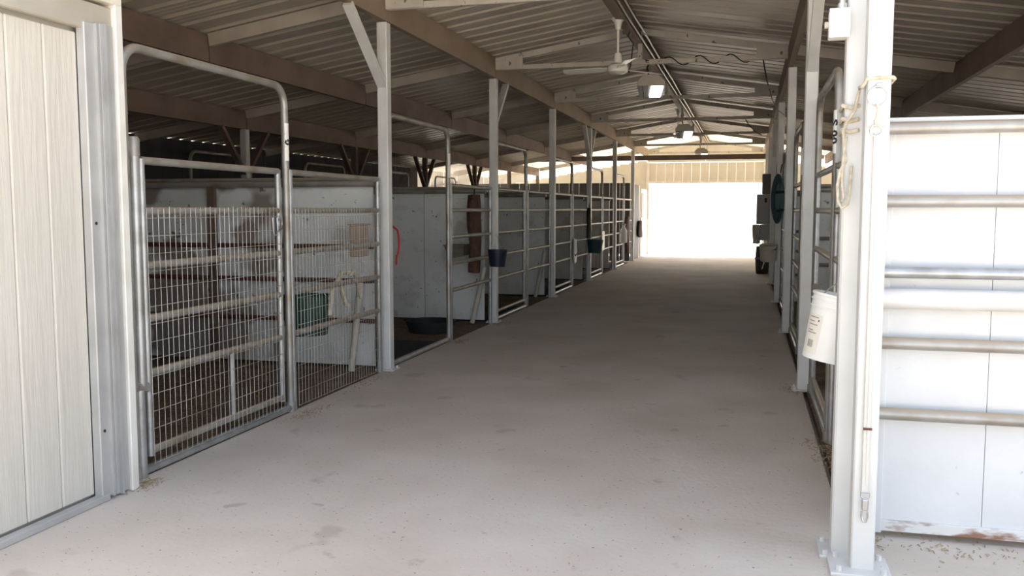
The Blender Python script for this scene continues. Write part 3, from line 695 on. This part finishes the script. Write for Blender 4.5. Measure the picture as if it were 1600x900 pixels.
for (p0, p1, lbl) in (((XL-0.30,7.60,0.0),(XL-0.22,7.66,0.82),'white plastic pipe leaning behind the mesh panel'), ((XL-0.26,11.26,0.0),(XL-0.10,11.30,0.74),'white plastic pipe leaning on the spotted partition'), ((XL-0.26,14.9,0.0),(XL-0.10,14.94,0.80),'plastic pipe leaning in the stall behind the dark blue bucket')):
    o = B().path([(0,0,0), (Vector(p1)-Vector(p0))*0.5, Vector(p1)-Vector(p0)], 0.032, 10).obj('plastic_pipe', 'pvc', None, True); o.location = p0; tag(o, lbl, 'pipe', 'leaning plastic pipes')
fb = thing('wooden_feeder', (XL-0.40, 10.5, 0.95), 'old wooden feed box fixed to the spotted partition', 'feeder')
b = B(); b.poly([(-0.13,0.42,0.08),(0.13,0.42,0.09),(0.13,0.42,-0.04),(-0.07,0.42,-0.08)], (0,0.28,0)); b.obj('body', 'old_wood', fb); B().box((0,0.56,0.09),(0.28,0.30,0.012)).obj('lid', 'old_wood', fb)
fp_ = thing('feed_pan', (-3.78, 10.4, -0.012), 'shallow black rubber feed pan on the open stall floor', 'pan')
B().lathe([(0,0.02),(0.23,0.02),(0.285,0.14),(0.31,0.145),(0.31,0.125),(0.26,0.0),(0,0)], 28).obj('shell', 'rubber', fp_, True)
b = B()
for s in (-1,1): b.path(arc((s*0.30,0,0.14), 0.05, -PI/2, PI/2, 6, (s,0,0), (0,1,0)), 0.008, 6)
b.obj('handles', 'rubber', fp_)
for i, y in enumerate(YS[:6]):
    if i == 0: continue
    o = B().box((0,0,0), (1.1,1.6,0.022), bev=0.006).obj('stall_mat', 'rubber'); o.location = (XL-0.62, y+0.98, -0.004)
    tag(o, ['', 'black rubber mat in the open stall doorway', 'black rubber mat behind the nearest plain gate', 'black rubber mat in the fourth left stall', 'black rubber mat in the fifth left stall', 'black rubber mat in the last left stall'][i], 'mat', 'rubber stall mats')

# ================================================================== FRONT RIGHT POST FITTINGS
jb = thing('switch_box', (0.345, 4.03, 2.265), 'white weatherproof switch box high on the front right post', 'electric box')
B().box((0,0,0), (0.078,0.09,0.115), bev=0.005).obj('body', 'plastic_white', jb)
B().box((0,-0.047,0.0), (0.082,0.006,0.118), bev=0.002).obj('cover', 'plastic_white', jb)
B().path([(-0.039,0.0,0.0),(-0.056,0.0,0.0)], 0.014, 8).obj('plug', 'plastic_cream', jb, True)
B().path([(0.012,0,0.055),(0.012,0,0.95)], 0.013, 10).obj('conduit_stub', 'conduit', jb, True)
B().path([(0.012,0,0.05),(0.012,0,0.085)], 0.02, 10).obj('coupling', 'conduit', jb, True)
YP = 3.90-0.05
rg = tag(B().path(ring_pts((0,0,0), 0.037, 20, (1,0,0), (0,-0.12,1)), 0.0038, 8, closed=True).obj('tie_ring', 'steel', None, True), 'steel ring on the plate of the front right post', 'ring'); rg.location = (0.481, YP-0.020, 1.945)
sn = thing('trigger_snap', (0.479, YP-0.022, 1.865), 'brass coloured snap hook hanging from the tie ring', 'snap hook')
B().path([(0,0,0.05),(0.006,-0.004,0.03),(0.004,-0.004,0.0),(-0.004,-0.003,-0.02),(0.0,0,-0.035)], [0.006,0.005,0.006,0.006,0.004], 8).obj('hook', 'plastic_cream', sn, True)
B().path(ring_pts((0,-0.002,-0.055), 0.022, 14, (1,0,0), (0,0,1)), 0.004, 8, closed=True).obj('swivel_ring', 'steel', sn, True)
cs = thing('cross_tie_strap', (0.487, YP-0.014, 1.08), 'grey webbing strap hanging down the front right post', 'strap')
b = B(); b.path([(0,0,0.72),(0.001,-0.004,0.4),(0,-0.002,0.0),(-0.001,-0.004,-0.4),(0,0,-0.74)], 0.004, 4)
b.box((-0.002,0,-0.01), (0.026,0.007,1.46), bev=0.002); b.obj('webbing', 'strap_grey', cs)
B().path([(-0.017,-0.008,-0.47),(0.017,-0.008,-0.47)], 0.005, 6).obj('keeper', 'rust', cs)
B().path(arc((0,-0.004,-0.745), 0.017, 0, -PI, 10, (1,0,0), (0,0,1)) + [(-0.017,-0.004,-0.735),(0.017,-0.004,-0.735)], 0.003, 6, closed=True).obj('d_ring', 'steel', cs, True)
B().box((0,-0.006,-0.787), (0.026,0.014,0.046), bev=0.004).obj('snap_body', 'steel', cs)
B().path([(-0.011,-0.006,-0.815),(-0.013,-0.006,-0.835),(-0.006,-0.006,-0.858),(0.006,-0.006,-0.858),(0.011,-0.006,-0.835),(0.010,-0.006,-0.815)], 0.0045, 6).obj('snap_hook', 'steel', cs, True)
# rope wound round the posts and hanging in a bight
rp = thing('tie_rope', (0.43, 3.9, 1.9), 'beige rope knotted round the front right post and hanging loose', 'rope')
def rel(x, y, z): return (x-0.43, y-3.9, z-1.9)
b = B(); b.path([rel(0.425,3.845,1.985),rel(0.44,3.838,2.012),rel(0.487,3.838,2.016),rel(0.537,3.838,2.016),rel(0.545,3.86,2.014),rel(0.545,3.955,2.01),rel(0.50,3.965,2.0),rel(0.425,3.95,1.995),rel(0.425,3.845,1.985)], 0.008, 8); b.obj('turn', 'rope_beige', rp, True)
b = B()
for z in (1.93, 1.875, 1.83): b.path([rel(0.372,4.13,z-0.01),rel(0.368,4.01,z),rel(0.40,4.008,z-0.01),rel(0.432,3.985,z-0.004)], 0.009, 8)
b.obj('knot_turns', 'rope_beige', rp, True)
B().path([rel(0.425,3.945,1.985),rel(0.412,3.98,1.90),rel(0.385,4.0,1.86),rel(0.372,3.995,1.82),rel(0.380,3.99,1.75),rel(0.385,3.99,1.70),rel(0.365,3.985,1.66),rel(0.355,3.98,1.60),rel(0.36,3.98,1.53),rel(0.375,3.97,1.505),rel(0.395,3.96,1.52),rel(0.405,3.99,1.58),rel(0.41,4.0,1.68)], 0.007, 8).obj('bight', 'rope_beige', rp, True)
B().path([rel(0.385,3.99,1.80),rel(0.376,3.985,1.72),rel(0.372,3.985,1.62),rel(0.380,3.98,1.55),rel(0.376,3.975,1.53)], 0.006, 8).obj('loose_end', 'rope_beige', rp, True)

# ================================================================== RIGHT SIDE, FAR: electric boxes
eb = thing('electric_panel', (XR-0.15, 20.9, 1.50), 'large grey electric panel box on the right side far down the aisle', 'electric box')
B().box((0,0,0), (0.30,0.5,0.66), bev=0.012).obj('body', 'grey_box', eb); B().box((-0.02,-0.256,0.0), (0.25,0.012,0.60), bev=0.004).obj('cover', 'grey_box', eb); B().box((0.04,-0.268,0.2), (0.05,0.012,0.1)).obj('handle', 'dark_leather', eb)
eb = thing('fuse_box', (XR-0.10, 20.9, 2.06), 'narrow dark box above the large electric panel', 'electric box')
B().box((0,0,0), (0.18,0.36,0.44), bev=0.01).obj('body', 'dark_siding', eb); B().box((-0.01,-0.185,0), (0.15,0.01,0.38)).obj('cover', 'dark_siding', eb)
eb = thing('lower_meter_box', (XR-0.10, 20.3, 1.00), 'light grey box under the large electric panel', 'electric box')
B().box((0,0,0), (0.26,0.4,0.34), bev=0.012).obj('body', 'grey_box', eb); B().path([(-0.13,-0.1,0.12),(-0.16,-0.1,0.0),(-0.13,-0.1,-0.1)], 0.008, 6).obj('handle', 'plastic_white', eb)
drape('glove_bundle', (XR-0.30, 20.5, 1.16), 'pale gloves and rags hanging at the electric boxes', [0.1,0.22,0.26,0.2,0.24,0.12], 0.42, 0.16, 'strap_grey', 'cloth', seed=11)
cable('white_hose', [(XR-0.14,20.2,0.84),(XR-0.10,20.0,0.74),(XR-0.08,19.9,0.55),(XR-0.12,19.9,0.40),(XR-0.17,19.95,0.22)], 'short white hose hanging under the electric boxes', 0.012, 'plastic_white')
wd_ = thing('muck_barrel', (XR-0.14, 21.7, 0), 'dark barrel on the floor under the electric boxes', 'barrel')
B().lathe([(0,0),(0.13,0),(0.145,0.05),(0.16,0.36),(0.145,0.62),(0.13,0.64),(0,0.64)], 20).obj('body', 'dark_leather', wd_, True); B().lathe([(0.15,0.33),(0.17,0.34),(0.17,0.38),(0.15,0.39)], 20).obj('hoop', 'dark_siding', wd_, True)

# ================================================================== OUTSIDE AT THE BACK LEFT
sh = thing('neighbouring_shed', (-17.0, 38.0, 0), 'cream sided shed standing behind the left stalls', 'building')
for i in range(24):
    B().box((-7.0+i*0.62, 0, 1.7), (0.6, 0.06, 3.4), bev=0.015).obj('siding_sheet', 'shed_siding', sh)
B().bar((-8,-0.1,3.45),(8,-0.1,3.45),0.5,0.1).obj('eave', 'dark_beam', sh)
for i in range(4): B().bar((-6.5+i*4,-0.1,2.2),(-3.5+i*4,-0.1,2.7),0.06,0.1).obj('diagonal_rail', 'dark_beam', sh)

# ================================================================== LITTER ON THE FLOOR
def litter(name, spots, n, label, cat, ln=(0.015,0.05), material='straw', seed=1):
    rnd = random.Random(seed); b = B()
    for k in range(n):
        cx, cy, sx, sy, z = rnd.choice(spots)
        x = rnd.gauss(cx, sx); y = rnd.gauss(cy, sy); a = rnd.random()*PI; l = rnd.uniform(*ln)
        b.bar((x-math.cos(a)*l/2, y-math.sin(a)*l/2, z+0.003), (x+math.cos(a)*l/2, y+math.sin(a)*l/2, z+0.003+0.008*rnd.random()), 0.004, 0.002)
    o = b.obj(name, material); tag(o, label, cat, None, 'stuff'); return o
litter('straw_litter', [(0.50,5.6,0.05,0.22,0),(0.47,5.9,0.06,0.1,0),(-3.16,7.3,0.04,0.35,0),(-3.15,4.12,0.04,0.06,0),(-3.15,9.6,0.05,0.1,0),(-3.12,11.3,0.05,0.1,0),(0.42,7.7,0.08,0.1,0),(0.9,4.2,0.22,0.05,0),(-3.1,5.9,0.05,0.15,0)], 900, 'bits of straw along the fence feet and aisle edges', 'straw', (0.005,0.022), seed=4)
litter('stall_bedding', [(-4.4,9.8,0.8,0.9,-0.015),(-4.3,6,0.7,0.9,-0.015),(-4.2,13.5,0.7,0.9,-0.015)], 5000, 'brown straw bedding on the left stall floors', 'bedding', (0.02,0.09), 'bedding_brown', seed=6)
litter('floor_crumbs', [(-0.0,4.8,0.4,0.8,0),(-1.3,4.6,0.9,0.6,0)], 26, 'small pale crumbs scattered on the concrete aisle', 'crumbs', (0.003,0.008), 'straw', seed=8)
